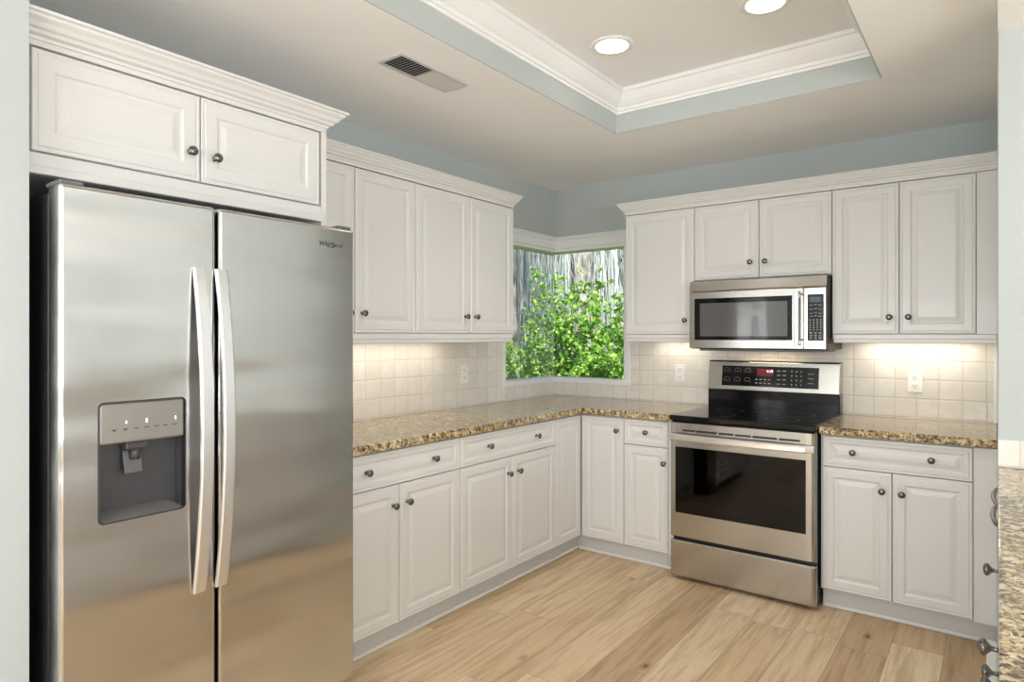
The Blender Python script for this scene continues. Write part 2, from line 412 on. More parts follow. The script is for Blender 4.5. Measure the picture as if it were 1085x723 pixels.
# backsplash
bm = new(); TZ = 1.328
add_box(bm, 0, .009, -2.57, -WL-.036, .914, TZ); add_box(bm, 0, .009, -WL-.036, 0, .914, WZ0-.036)
struct('trim_3', bm, M_TILEL, 'tumbled travertine tile backsplash on the left wall')
bm = new()
add_box(bm, .009, WB+.045, -.009, 0, .914, WZ0-.036); add_box(bm, WB+.045, 2.688, -.009, 0, .914, TZ)
add_box(bm, 1.2, 2.02, -.009, 0, TZ, 1.42); add_box(bm, 1.232, 1.992, -.009, 0, .80, .914)
struct('trim_4', bm, M_TILEB, 'tumbled travertine tile backsplash on the back wall')
bm = new(); add_box(bm, 2.7035, 3.42, -1.366, -1.356, .914, 1.007, .002)
struct('trim_5', bm, M_TILEB, 'low travertine tile upstand on the right wall')
bm = new(); add_box(bm, 2.688, 2.703, -.016, 0, .914, TZ, .002); struct('trim_6', bm, M_TRIM, 'white strip closing the tile at the right end')
bm = new(); add_box(bm, 2.668, 2.7028, -1.356, -.76, 0, .085, .004); struct('baseboard_right', bm, M_TRIM, 'white baseboard along the right wall')

# ------------------------------------------------------------------ cabinet kit (local frame: front faces -y)
def knob_bm():
    bm = new()
    add_lathe(bm, [(0, .0085), (.003, .0085), (.004, .006), (.008, .0045), (.014, .0045), (.018, .008), (.022, .0135), (.026, .0155), (.030, .0140), (.033, .009), (.0345, 0)], (0, 0, 0), (0, -1, 0), 18)
    return bm
_k = obj('knob', knob_bm(), M_PEW); KNOB = _k.data; bpy.data.objects.remove(_k)
def knob(parent, x, y, z): return obj('knob', KNOB, None, parent, (x, y, z))
def panel_bm(x0, x1, z0, z1, yf, t=.020, frame=.052, field=.026):
    """raised-panel front in the xz plane, front face at y=yf, back at yf+t"""
    bm = new()
    loops = [(0, t), (0, .004), (.002, .0015), (.007, .0010), (.010, .0026), (.0125, .0026), (.016, 0), (frame-.006, 0),
             (frame-.002, .002), (frame, .0052), (frame+.004, .0060), (frame+.010, .0054), (frame+field, .0012), (frame+field+.004, .0004)]
    rs = []
    for ins, d in loops:
        a, b_, c, e = x0+ins, x1-ins, z0+ins, z1-ins
        if a >= b_ or c >= e: break
        rs.append([bm.verts.new(p) for p in ((a, yf+d, c), (b_, yf+d, c), (b_, yf+d, e), (a, yf+d, e))])
    bm.faces.new(rs[0][::-1])
    for p, q in zip(rs, rs[1:]):
        for i in range(4):
            j = (i+1) % 4; bm.faces.new((p[i], p[j], q[j], q[i]))
    bm.faces.new(rs[-1])
    return bm
G = .0020
def door(parent, x0, x1, z0, z1, yf, kx=None, kz=None, frame=.052, name='door'):
    o = obj(name, panel_bm(x0+G, x1-G, z0+G, z1-G, yf, frame=frame), M_WHITE, parent)
    if kx is not None:
        for k in (kx if isinstance(kx, (list, tuple)) else [kx]): knob(o, k, yf, kz)
    return o
DZ0, DZ1, DRZ = .108, .715, .868   # base door bottom, drawer split, top
def base_body(root, w, depth, toe=.068, x0=0):
    bm = new()
    yb = -depth+.022
    add_box(bm, x0, x0+w, yb, -.012, .10, .872)
    obj('body', bm, M_CASE, root)
    bm = new(); add_box(bm, x0, x0+w, -depth+toe, -.05, 0, .10); tk = obj('toe_kick', bm, M_CASE, root)
    bm = new(); add_box(bm, x0, x0+w, -depth+toe-.012, -depth+toe, 0, .016, .004); obj('shoe_moulding', bm, M_TRIM, tk)
DL = .617; DB = .6345
RL = PI/2     # left-wall run: local x -> +y, local -y -> +x
# A
y0, y1 = -2.567, -1.773
A = thing('base_cabinet', 'white base cabinet on the left run standing right beside the refrigerator', 'cabinet', (0, y0, 0), RL, 'base cabinets under the worktop')
w_ = y1-y0; base_body(A, w_, DL)
door(A, 0, w_/2, DZ0, DZ1, -DL, w_/2-.040, .627)
door(A, w_/2, w_, DZ0, DZ1, -DL, w_/2+.043, .630)
door(A, 0, w_, DZ1, DRZ, -DL, [.210, w_-.187], .795, .036, 'drawer')
# B
y0, y1 = -1.773, -.923; w_ = y1-y0
B = thing('base_cabinet', 'wider white base cabinet on the left run below the outlet and window edge', 'cabinet', (0, y0, 0), RL, 'base cabinets under the worktop')
base_body(B, w_, DL)
door(B, 0, w_/2, DZ0, DZ1, -DL, w_/2-.045, .627)
door(B, w_/2, w_, DZ0, DZ1, -DL, w_/2+.043, .629)
door(B, 0, w_, DZ1, DRZ, -DL, [.215, w_-.207], .797, .036, 'drawer')
# corner unit (world axes)
Cn = thing('corner_base_cabinet', 'white corner base cabinet with two tall narrow doors meeting in the inner corner', 'cabinet')
bm = new()
add_box(bm, .012, DL-.022, -.923, -.012, .10, .872); add_box(bm, DL-.022, .912, -DB+.022, -.012, .10, .872)
obj('body', bm, M_CASE, Cn)
bm = new(); add_box(bm, .05, DL-.068, -.923, -.05, 0, .10); add_box(bm, DL-.068, .912, -DB+.068, -.05, 0, .10); tk = obj('toe_kick', bm, M_CASE, Cn)
bm = new(); add_box(bm, DL-.068, DL-.056, -.923, -DB+.056, 0, .016, .003); add_box(bm, DL-.056, .912, -DB+.056, -DB+.068, 0, .016, .003); obj('shoe_moulding', bm, M_TRIM, tk)
door(Cn, DL+.001, .912, DZ0, DRZ, -DB, .872, .790)
bm = panel_bm(G, .2885-G-.004, DZ0+G, DRZ-G, -DL)
bmesh.ops.transform(bm, matrix=Matrix.Translation((0, -.923, 0))@Matrix.Rotation(RL, 4, 'Z'), verts=bm.verts[:])
obj('door', bm, M_WHITE, Cn)
# C narrow beside range
Cc = thing('base_cabinet', 'narrow white base cabinet with one drawer and one door left of the range', 'cabinet', (.912, 0, 0), 0, 'base cabinets under the worktop')
base_body(Cc, 1.228-.912, DB)
door(Cc, 0, .284, DZ0, DZ1, -DB, .262, .627); door(Cc, 0, .284, DZ1, DRZ, -DB, .150, .796, .036, 'drawer')
box_obj('filler', (.285, 1.228-.912, -DB+.003, -DB+.022, .102, .870), M_WHITE, Cc)
# D right of range
x0 = 1.998; D = thing('base_cabinet', 'white base cabinet with a two-knob drawer right of the range', 'cabinet', (x0, 0, 0), 0, 'base cabinets under the worktop')
base_body(D, 2.7025-x0, DB)
xs = 2.308-x0; xe = 2.618-x0; xa = .010
door(D, xa, xs, DZ0, DZ1, -DB, xs-.040, .627); door(D, xs, xe, DZ0, DZ1, -DB, xs+.041, .625)
door(D, xa, xe, DZ1, DRZ, -DB, [2.145-x0, 2.464-x0], .797, .036, 'drawer')
box_obj('filler', (xe+.001, 2.7020-x0, -DB+.003, -DB+.022, .102, .870), M_WHITE, D)

# worktops
def slab(name, label, polys, z0=.876, z1=.914):
    bm = new()
    vs = [bm.verts.new((x, y, z0)) for x, y in polys]; f = bm.faces.new(vs)
    r = bmesh.ops.extrude_face_region(bm, geom=[f]); top = [v for v in r['geom'] if isinstance(v, bmesh.types.BMVert)]
    for v in top: v.co.z = z1
    bmesh.ops.recalc_face_normals(bm, faces=bm.faces[:])
    bmesh.ops.bevel(bm, geom=bm.edges[:], offset=.004, segments=2, profile=.5, affect='EDGES')
    return tag(obj(name, bm, M_GRAN), label, 'countertop')
OV = .025
slab('granite_worktop', 'L-shaped brown speckled granite worktop running from refrigerator through the corner to the range',
     [(.0095, -.0095), (.0095, -2.567), (DL+OV, -2.567), (DL+OV, -DB-OV), (1.228, -DB-OV), (1.228, -.0095)])
slab('granite_worktop', 'short granite worktop right of the range under the outlet',
     [(1.996, -.0095), (1.996, -DB-OV), (2.7025, -DB-OV), (2.7025, -.0095)])
slab('granite_worktop', 'near granite worktop cropped by the right edge of the photo',
     [(2.7035, -1.3665), (2.7035, -3.35), (3.42, -3.35), (3.42, -1.3665)])

# ---- upper cabinets
UZ0, UZ1, UC = 1.375, 2.144, 2.222
UL = .3355; UB = .3306
def upper_body(root, x0, x1, depth, z0=UZ0-.03, z1=UZ1+.03):
    bm = new(); add_box(bm, x0, x1, -depth+.022, -.001, z0, z1); obj('body', bm, M_CASE, root)
y0 = -2.567
U1 = thing('wall_cabinet', 'white wall cabinet on the left wall half hidden behind the refrigerator', 'cabinet', (0, y0, 0), RL, 'wall cabinets')
upper_body(U1, 0, 2.567-1.798, UL)
door(U1, 0, .381, UZ0, UZ1, -UL, .34, 1.468); door(U1, .381, .769, UZ0, UZ1, -UL, .422, 1.468)
U2 = thing('wall_cabinet', 'white two-door wall cabinet on the left wall nearest the window', 'cabinet', (0, -1.798, 0), RL, 'wall cabinets')
upper_body(U2, 0, .832, UL)
door(U2, 0, .419, UZ0, UZ1, -UL, .380, 1.470); door(U2, .419, .832, UZ0, UZ1, -UL, .465, 1.470)
U3 = thing('wall_cabinet', 'white single-door wall cabinet right of the window and left of the microwave', 'cabinet', (.765, 0, 0), 0, 'wall cabinets')
upper_body(U3, 0, 1.232-.765, UB)
door(U3, .003, 1.232-.765, UZ0-.003, UZ1, -UB, 1.178-.765, 1.458)
U4 = thing('wall_cabinet', 'short white two-door wall cabinet directly above the microwave', 'cabinet', (1.232, 0, 0), 0, 'wall cabinets')
upper_body(U4, 0, .762, UB, 1.692)
door(U4, 0, .381, 1.697, UZ1, -UB, .336, 1.787, .050); door(U4, .381, .762, 1.697, UZ1, -UB, .420, 1.786, .050)
U5 = thing('wall_cabinet', 'tall white two-door wall cabinet right of the microwave', 'cabinet', (1.994, 0, 0), 0, 'wall cabinets')
upper_body(U5, 0, .7085, UB)
door(U5, 0, .311, UZ0-.004, UZ1, -UB, .269, 1.458); door(U5, .311, .629, UZ0-.004, UZ1, -UB, .353, 1.457)
box_obj('filler', (.630, .7085, -UB+.003, -UB+.022, UZ0-.004, UZ1), M_WHITE, U5)
def crown_prof(p, z0, z1, base=-.02):
    h = z1-z0
    return [(base, z0), (0.0, z0), (.000, z0+h*.18), (.08*p, z0+h*.20), (.10*p, z0+h*.30), (.30*p, z0+h*.36), (.36*p, z0+h*.46), (.50*p, z0+h*.52),
            (.62*p, z0+h*.66), (.82*p, z0+h*.78), (.86*p, z0+h*.86), (p, z0+h*.90), (p, z1), (base, z1)]
P = .042
bm = new(); sweep(bm, crown_prof(P, UZ1+.003, UC), [(UL, -2.562, 1, 0), (UL, -.966, 1, 1), (.002, -.966, 0, 1)])
add_box(bm, .002, UL-.021, -2.562, -.988, UC-.012, UC-.002)
tag(obj('cabinet_crown', bm, M_WHITE), 'white crown moulding along the top of the left wall cabinets', 'moulding')
bm = new(); sweep(bm, crown_prof(P, UZ1+.003, UC), [(.765, -.002, -1, 0), (.765, -UB, -1, -1), (2.702, -UB, 0, -1)])
add_box(bm, .788, 2.702, -UB+.021, -.002, UC-.012, UC-.002)
tag(obj('cabinet_crown', bm, M_WHITE), 'white crown moulding above the wall cabinets over the range', 'moulding')
# light rails
def rail(label, dims):
    bm = new()
    for d in dims: add_box(bm, *d, .003)
    tag(obj('light_rail', bm, M_WHITE), label, 'moulding')
rail('white light rail under the left wall cabinets', [(UL-.028, UL-.008, -2.565, -.968, 1.325, UZ0-.001), (UL-.012, UL-.003, -2.565, -.968, 1.345, UZ0-.001), (.012, UL-.028, -.988, -.968, 1.325, UZ0-.031)])
rail('white light rail under the single-door wall cabinet beside the window', [(.767, 1.236, -UB+.008, -UB+.028, 1.325, UZ0-.005), (.767, 1.236, -UB+.003, -UB+.012, 1.345, UZ0-.005), (.767, .787, -UB+.028, -.012, 1.325, UZ0-.031)])
rail('white light rail under the wall cabinet right of the microwave', [(2.0, 2.7025, -UB+.008, -UB+.028, 1.325, UZ0-.005), (2.0, 2.7025, -UB+.003, -UB+.012, 1.345, UZ0-.005)])
WARM = (1, .92, .78)
lamp('AREA', 'under_cabinet_light_left', (.12, -1.85, 1.335), 1.6, WARM, (.05, 1.1), (0, 0, -1))
lamp('AREA', 'under_cabinet_light_right', (2.36, -.10, 1.335), 1.2, WARM, (.50, .05), (0, 0, -1))
lamp('AREA', 'under_cabinet_light_window', (1.02, -.10, 1.335), .5, WARM, (.30, .05), (0, 0, -1))
lamp('AREA', 'hood_light', (1.61, -.16, 1.272), .8, (1, .80, .50), (.3, .08), (0, 0, -1))

# ---- cabinet over the refrigerator
FX = .635; y0 = -3.5225; y1 = -2.568; W = y1-y0
F = thing('wall_cabinet', 'deep white two-door cabinet above the refrigerator', 'cabinet', (0, y0, 0), RL, None)
bm = new(); add_box(bm, -.0195, W-.022, -FX+.022, -.001, 1.800, 2.145); obj('body', bm, M_CASE, F)
xm = -3.058-y0
door(F, .004, xm, 1.861, 2.142, -FX, xm-.037, 1.952, .058); door(F, xm, -2.597-y0, 1.861, 2.142, -FX, xm+.045, 1.947, .058)
bm = new()
add_box(bm, -.019, W-.022, -FX+.004, -FX+.0215, 1.800, 1.858, .002); add_box(bm, -.019, W-.022, -FX-.003, -FX+.004, 1.800, 1.822, .002); add_box(bm, -.019, W-.022, -FX-.001, -FX+.004, 1.822, 1.830, .001)
obj('bottom_rail', bm, M_WHITE, F)
bm = new(); add_box(bm, W-.0215, W+.0005, -FX+.002, -.001, 0.0, 2.145); tag(obj('side_panel', bm, M_WHITE, F), None)
bm = new(); PF = .062
yy = -2.568
sweep(bm, crown_prof(PF, 2.146, 2.226), [(FX-.001, -3.5435, 1, 0), (FX-.001, yy, 1, 1), (.002, yy, 0, 1)])
add_box(bm, .002, FX-.022, -3.5435, yy-.021, 2.212, 2.222)
tag(obj('cabinet_crown', bm, M_WHITE), 'white crown moulding above the cabinet over the refrigerator', 'moulding')

# ------------------------------------------------------------------ refrigerator (local frame: front faces -y, origin left back corner on floor)
FRX = .825; fy0 = -3.515; fy1 = -2.588; FW = fy1-fy0
R = thing('refrigerator', 'stainless steel side-by-side refrigerator with water dispenser in its left door', 'refrigerator', (.03, fy0, 0), RL)
fd = -(FRX-.03)
H = 1.748
bm = new(); add_box(bm, .004, FW-.004, fd+.085, 0, .02, 1.735, .004); tag(obj('cabinet_body', bm, M_BLACK, R), 'black refrigerator case')
for k in (.05, FW-.07):
    for b_ in (fd+.15, -.1): bm = new(); add_lathe(bm, [(0, .02), (.02, .02)], (k, b_, 0), (0, 0, 1), 12); obj('leveling_foot', bm, M_BLACK, R)
box_obj('base_grille', (.01, FW-.01, fd+.06, fd+.084, .022, .088), M_BLACK, R, .002)
gx = -3.105-fy0
def rounded_box(bm, x0, x1, y0, y1, z0, z1, r):
    add_box(bm, x0, x1, y0, y1, z0, z1, r, 4)
dz0, dz1 = .115, H
# left door with recess
dx0, dx1, dzz0, dzz1 = -3.428-fy0, -3.198-fy0, .862, 1.186
def door_with_hole():
    bm = new(); rounded_box(bm, 0, gx-.005, fd, fd+.078, dz0, dz1, .010)
    me = bpy.data.meshes.new('door'); bmesh.ops.recalc_face_normals(bm, faces=bm.faces[:]); bm.to_mesh(me); bm.free()
    o = bpy.data.objects.new('door', me); COL.objects.link(o); me.materials.append(M_STEEL)
    bm = new(); add_box(bm, dx0, dx1, fd-.05, fd+.070, dzz0, dzz1)
    es = [e for e in bm.edges if abs(e.verts[0].co.y-e.verts[1].co.y) > .05]
    bmesh.ops.bevel(bm, geom=es, offset=.016, segments=5, profile=.5, affect='EDGES'); bmesh.ops.recalc_face_normals(bm, faces=bm.faces[:])
    mc = bpy.data.meshes.new('cut'); bm.to_mesh(mc); bm.free(); c = bpy.data.objects.new('cut', mc); COL.objects.link(c)
    md = o.modifiers.new('b', 'BOOLEAN'); md.object = c; md.operation = 'DIFFERENCE'; md.solver = 'EXACT'
    dg = bpy.context.evaluated_depsgraph_get(); m2 = bpy.data.meshes.new_from_object(o.evaluated_get(dg))
    o.modifiers.clear(); o.data = m2; m2.name = 'door'; bpy.data.objects.remove(c)
    for p in m2.polygons: p.use_smooth = False
    o.parent = R; return o
ld = door_with_hole()
bm = new(); rounded_box(bm, gx+.005, FW, fd, fd+.078, dz0, dz1, .010); rd = obj('door', bm, M_STEEL, R)
box_obj('door_gasket', (.01, FW-.01, fd+.078, fd+.085, .13, 1.73), M_BLACK, R)
# dispenser inside the recess
bm = new()
fr = .004
prof = []
add_box(bm, dx0+.0005, dx0+fr, fd-.001, fd+.068, dzz0+.014, dzz1-.014); add_box(bm, dx1-fr, dx1-.0005, fd-.001, fd+.068, dzz0+.014, dzz1-.014)
add_box(bm, dx0+.014, dx1-.014, fd-.001, fd+.068, dzz1-fr, dzz1-.0005); add_box(bm, dx0+.014, dx1-.014, fd-.001, fd+.068, dzz0+.0005, dzz0+fr)
add_box(bm, dx0+.002, dx1-.002, fd+.060, fd+.068, dzz0+.002, dzz1-.002)
dsp = tag(obj('dispenser_housing', bm, M_GREY, ld), 'dark grey dispenser recess')
bm = new()   # rounded frame ring
def rr(x0, x1, z0, z1, r, n=5):
    pts = []
    for cx, cz, a0 in ((x1-r, z1-r, 0), (x0+r, z1-r, 90), (x0+r, z0+r, 180), (x1-r, z0+r, 270)):
        for k in range(n+1):
            a_ = math.radians(a0+90*k/n); pts.append((cx+r*math.cos(a_), cz+r*math.sin(a_)))
    return pts
o_, i_ = rr(dx0+.0006, dx1-.0006, dzz0+.0006, dzz1-.0006, .0155), rr(dx0+.0042, dx1-.0042, dzz0+.0042, dzz1-.0042, .012)
A1 = [bm.verts.new((x, fd-.0008, z)) for x, z in o_]; A2 = [bm.verts.new((x, fd-.0008, z)) for x, z in i_]
A3 = [bm.verts.new((x, fd+.02, z)) for x, z in i_]; A4 = [bm.verts.new((x, fd+.02, z)) for x, z in o_]
for i in range(len(A1)):
    j = (i+1) % len(A1)
    for a_, b_ in ((A1, A2), (A2, A3), (A3, A4), (A4, A1)): bm.faces.new((a_[i], a_[j], b_[j], b_[i]))
obj('dispenser_frame', bm, M_BLACK, ld)
bm = new(); add_box(bm, dx0+.0045, dx1-.0045, fd+.001, fd+.058, 1.072, dzz1-.0045, .006, 2); cp = tag(obj('control_panel', bm, M_GREYL, ld), 'taupe dispenser control panel')
bm = new()
for k, (px_, s) in enumerate(((.040, 0), (.068, 1), (.096, 0), (.122, 1), (.148, 0), (.172, 0), (.198, 1))):
    add_box(bm, dx0+px_-.006, dx0+px_+.006, fd+.0004, fd+.002, 1.1085, 1.1110)
    if k < 2: add_box(bm, dx0+px_-.002, dx0+px_+.002, fd+.0004, fd+.002, 1.105, 1.1085)
obj('panel_marks', bm, M_LOGO, cp)
M_IND = simple('indicator_white', (.9, .95, 1), .4, emit=((.9, .95, 1), .5))
for px_, h_ in ((.070, .004), (.122, .006), (.200, .005)): box_obj('indicator_light', (dx0+px_-.0025, dx0+px_+.0025, fd+.0003, fd+.002, 1.128-h_, 1.128+h_), M_IND, cp, .0005)
bm = new(); add_box(bm, dx0+.075, dx0+.135, fd+.018, fd+.055, 1.048, 1.072, .006, 2); add_lathe(bm, [(0, .016), (.03, .014)], (dx0+.105, fd+.036, 1.05), (0, 0, -1), 14)
obj('spout', bm, M_GREY, ld)
bm = new(); add_box(bm, -.024, .024, -.004, .004, -.065, 0, .003, 2)
bmesh.ops.transform(bm, matrix=Matrix.Translation((dx0+.100, fd+.045, 1.045))@Matrix.Rotation(math.radians(-14), 4, 'X'), verts=bm.verts[:])
obj('dispenser_paddle', bm, simple('paddle_grey', (.10, .10, .11), .22), ld)
bm = new(); vs = [(dx0+.006, fd+.004, .868), (dx1-.006, fd+.004, .868), (dx1-.030, fd+.058, .885), (dx0+.012, fd+.058, .885), (dx0+.006, fd+.004, .866), (dx1-.006, fd+.004, .866), (dx1-.030, fd+.058, .866), (dx0+.012, fd+.058, .866)]
vv = [bm.verts.new(v) for v in vs]
for f in ((0, 1, 2, 3), (4, 7, 6, 5), (0, 4, 5, 1), (1, 5, 6, 2), (2, 6, 7, 3), (3, 7, 4, 0)): bm.faces.new([vv[i] for i in f])
obj('drip_tray', bm, simple('tray_grey', (.16, .155, .15), .3), ld)
# bow handles
def handle(parent, xc, lean):
    bm = new(); n = 24; rings = []
    for i in range(n+1):
        s = i/n; z = .607+(1.562-.607)*s
        b_ = math.sin(PI*s)
        out = -.0055-.036*b_**.8; xo = lean*.012*b_
        wd = .0185; th = .011
        c = Vector((xc+xo, fd+out, z))
        rings.append([bm.verts.new(c+Vector(p)) for p in ((-wd, th*.5, 0), (-wd, -th*.2, 0), (-wd*.75, -th*.5, 0), (wd*.75, -th*.5, 0), (wd, -th*.2, 0), (wd, th*.5, 0))])
    for a_, b_ in zip(rings, rings[1:]):
        for k in range(6):
            f = bm.faces.new((a_[k], a_[(k+1) % 6], b_[(k+1) % 6], b_[k])); f.smooth = False
    bm.faces.new(rings[0][::-1]); bm.faces.new(rings[-1])
    tag(obj('door_handle', bm, M_HANDLE, parent), 'bowed satin metal handle')
handle(ld, -3.163-fy0, .6); handle(rd, -3.096-fy0, .6)
for xa_ in (.005, FW-.06): box_obj('hinge_cover', (xa_, xa_+.055, fd+.012, fd+.11, H+.0003, H+.012), M_SIDE, R, .004, 2)
# script badge
def text_bm(s, size, ext=.0006, shear=0):
    c = bpy.data.curves.new('t', 'FONT'); c.body = s; c.size = size; c.extrude = ext; c.shear = shear
    c.align_x = 'CENTER'; c.align_y = 'CENTER'; c.resolution_u = 3
    o = bpy.data.objects.new('t', c); COL.objects.link(o)
    dg = bpy.context.evaluated_depsgraph_get(); me = bpy.data.meshes.new_from_object(o.evaluated_get(dg))
    bpy.data.objects.remove(o); b_ = bmesh.new(); b_.from_mesh(me)
    bmesh.ops.transform(b_, matrix=Matrix.Rotation(PI/2, 4, 'X'), verts=b_.verts[:])
    return b_
bm = text_bm('Whirlpool', .024, .0008, .35)
pts = []
for k in range(21):
    a_ = math.radians(-200+330*k/20); pts.append((.004+.017*math.cos(a_), 0, -.002+.0095*math.sin(a_)))
add_tube(bm, pts, .0009, 6)
bmesh.ops.transform(bm, matrix=Matrix.Translation((-2.693-fy0, fd-.0005, 1.684)), verts=bm.verts[:])
tag(obj('badge', bm, M_LOGO, rd, fix=False), 'small dark script badge')

# ------------------------------------------------------------------ range
gx0, gx1 = 1.234, 1.992; RW = gx1-gx0
G_ = thing('range', 'stainless steel freestanding electric range with black glass top', 'oven', (gx0, -.012, 0))
ry = -.70+.012     # front of door in local y
bm = new(); add_box(bm, .004, .010, ry+.045, -.02, .03, .888); add_box(bm, RW-.010, RW-.004, ry+.045, -.02, .03, .888)
add_box(bm, .010, RW-.010, -.04, -.02, .03, .888); add_box(bm, .010, RW-.010, ry+.045, -.02, .03, .25)
add_box(bm, .010, RW-.010, ry+.045, -.02, .80, .888)
obj('body', bm, M_BLACK, G_)
for a_ in (.05, RW-.05):
    for b_ in (ry+.1, -.1): bm = new(); add_lathe(bm, [(0, .018), (.03, .018)], (a_, b_, 0), (0, 0, 1), 12); obj('leveling_foot', bm, M_BLACK, G_)
# oven cavity interior with racks
bm = new(); ci = [(.05, .70-.0)]
add_box(bm, .06, .07, ry+.06, -.06, .26, .79); add_box(bm, RW-.07, RW-.06, ry+.06, -.06, .26, .79)
add_box(bm, .07, RW-.07, -.08, -.06, .26, .79); add_box(bm, .07, RW-.07, ry+.06, -.08, .255, .27)
obj('oven_cavity', bm, simple('enamel_dark', (.03, .028, .03), .35), G_)
for z in (.42, .58):
    bm = new()
    for k in range(12): add_tube(bm, [(.08+(RW-.16)*k/11, ry+.09, z), (.08+(RW-.16)*k/11, -.09, z)], .002, 6)
    for yv in (ry+.09, -.09): add_tube(bm, [(.075, yv, z), (RW-.075, yv, z)], .003, 6)
    obj('oven_rack', bm, M_HANDLE, G_)
# door with window
dzb, dzt = .240, .884
wx0, wx1, wz0, wz1 = .032, .712, .378, .745
bm = new(); add_box(bm, 0, wx0, ry, ry+.042, dzb, dzt, .004); add_box(bm, wx1, RW, ry, ry+.042, dzb, dzt, .004)
add_box(bm, wx0-.004, wx1+.004, ry+.0002, ry+.042, dzb, wz0, .001); add_box(bm, wx0-.004, wx1+.004, ry+.0002, ry+.042, wz1, dzt, .001)
def grid_door():
    """one continuous front sheet with a window hole, its right and left ends rolled back"""
    bm = new()
    xs = [0, .004, .012, wx0, wx1, RW-.020, RW-.008, RW-.002]; dy = [.014, .005, .001, 0, 0, .001, .006, .014]
    zs = [dzb, dzb+.006, wz0, wz1, dzt-.006, dzt]; dz_ = [.008, 0, 0, 0, 0, .006]
    V = [[bm.verts.new((x, ry+dy[i]+dz_[j], z)) for j, z in enumerate(zs)] for i, x in enumerate(xs)]
    for i in range(len(xs)-1):
        for j in range(len(zs)-1):
            if i == 3 and j == 2: continue
            bm.faces.new((V[i][j], V[i+1][j], V[i+1][j+1], V[i][j+1]))
    r = bmesh.ops.extrude_face_region(bm, geom=bm.faces[:])
    for v in [v for v in r['geom'] if isinstance(v, bmesh.types.BMVert)]: v.co.y = ry+.042
    return bm
bm.free(); dr = obj('oven_door', grid_door(), M_STEELH, G_)
box_obj('door_glass', (wx0+.0005, wx1-.0005, ry+.004, ry+.009, wz0+.0005, wz1-.0005), M_OVENGL, dr)
# inner black print border leaves a clear centre
bm = new(); bw = .075
add_box(bm, wx0+.001, wx0+bw, ry+.0095, ry+.013, wz0+.001, wz1-.001); add_box(bm, wx1-bw, wx1-.001, ry+.0095, ry+.013, wz0+.001, wz1-.001)
add_box(bm, wx0+bw, wx1-bw, ry+.0095, ry+.013, wz0+.001, wz0+.06); add_box(bm, wx0+bw, wx1-bw, ry+.0095, ry+.013, wz1-.05, wz1-.001)
obj('window_border', bm, M_BLKGLASS, dr)
# trim strip above the door with vent slots, and handle
sl = [(.045, .115), (.125, .235), (.245, .325), (.335, .415), (.425, .545), (.555, .655)]
for a_, b_ in sl: box_obj('vent_slot', (a_+.03, b_+.03, ry-.0006, ry+.003, .833, .843), M_DARK, dr)
bm = new(); n = 20; rings = []
for i in range(n+1):
    s = i/n; x = .006+(RW-.012)*s; b_ = math.sin(PI*s)**.5
    c = Vector((x, ry-.016-.030*b_, .802))
    rings.append([bm.verts.new(c+Vector(p)) for p in ((0, .006, .018), (0, -.003, .0185), (0, -.007, .010), (0, -.007, -.012), (0, -.003, -.0175), (0, .006, -.017))])
for a_, b_ in zip(rings, rings[1:]):
    for k in range(6): bm.faces.new((a_[k], a_[(k+1) % 6], b_[(k+1) % 6], b_[k]))
bm.faces.new(rings[0][::-1]); bm.faces.new(rings[-1])
for a_ in (.010, RW-.034): add_box(bm, a_, a_+.024, ry-.018, ry+.006, .788, .816, .002)
tag(obj('door_handle', bm, simple('pale_satin_handle', (.80, .76, .71), .28, 1), dr), 'bowed satin handle across the oven door')
# drawer
bm = new()
xs = [0, .004, .012, RW-.020, RW-.008, RW-.002]; dy = [.014, .005, .001, .001, .006, .014]
zs = [.022, .030, .214, .222]; dz_ = [.006, 0, 0, .006]
V = [[bm.verts.new((x, ry+dy[i]+dz_[j], z)) for j, z in enumerate(zs)] for i, x in enumerate(xs)]
for i in range(len(xs)-1):
    for j in range(len(zs)-1): bm.faces.new((V[i][j], V[i+1][j], V[i+1][j+1], V[i][j+1]))
r = bmesh.ops.extrude_face_region(bm, geom=bm.faces[:])
for v in [v for v in r['geom'] if isinstance(v, bmesh.types.BMVert)]: v.co.y = ry+.042
obj('storage_drawer', bm, M_STEELH, G_)
# cooktop
bm = new(); add_box(bm, -.002, RW+.001, ry-.004, -.095, .890, .919, .005, 2); ct = obj('cooktop', bm, M_BLKGLASS, G_)
M_BURN = simple('burner_print', (.03, .03, .03), .3)
for cx, cy, r_ in ((.20, ry+.17, .105), (.56, ry+.17, .085), (.20, ry+.43, .075), (.56, ry+.43, .105), (.38, ry+.47, .05)):
    bm = new(); n = 48; a1 = [bm.verts.new((cx+r_*math.cos(2*PI*k/n), cy+r_*math.sin(2*PI*k/n), .9193)) for k in range(n)]
    a2 = [bm.verts.new((cx+(r_-.002)*math.cos(2*PI*k/n), cy+(r_-.002)*math.sin(2*PI*k/n), .9193)) for k in range(n)]
    for k in range(n): bm.faces.new((a1[k], a1[(k+1) % n], a2[(k+1) % n], a2[k]))
    obj('burner_ring', bm, M_BURN, ct)
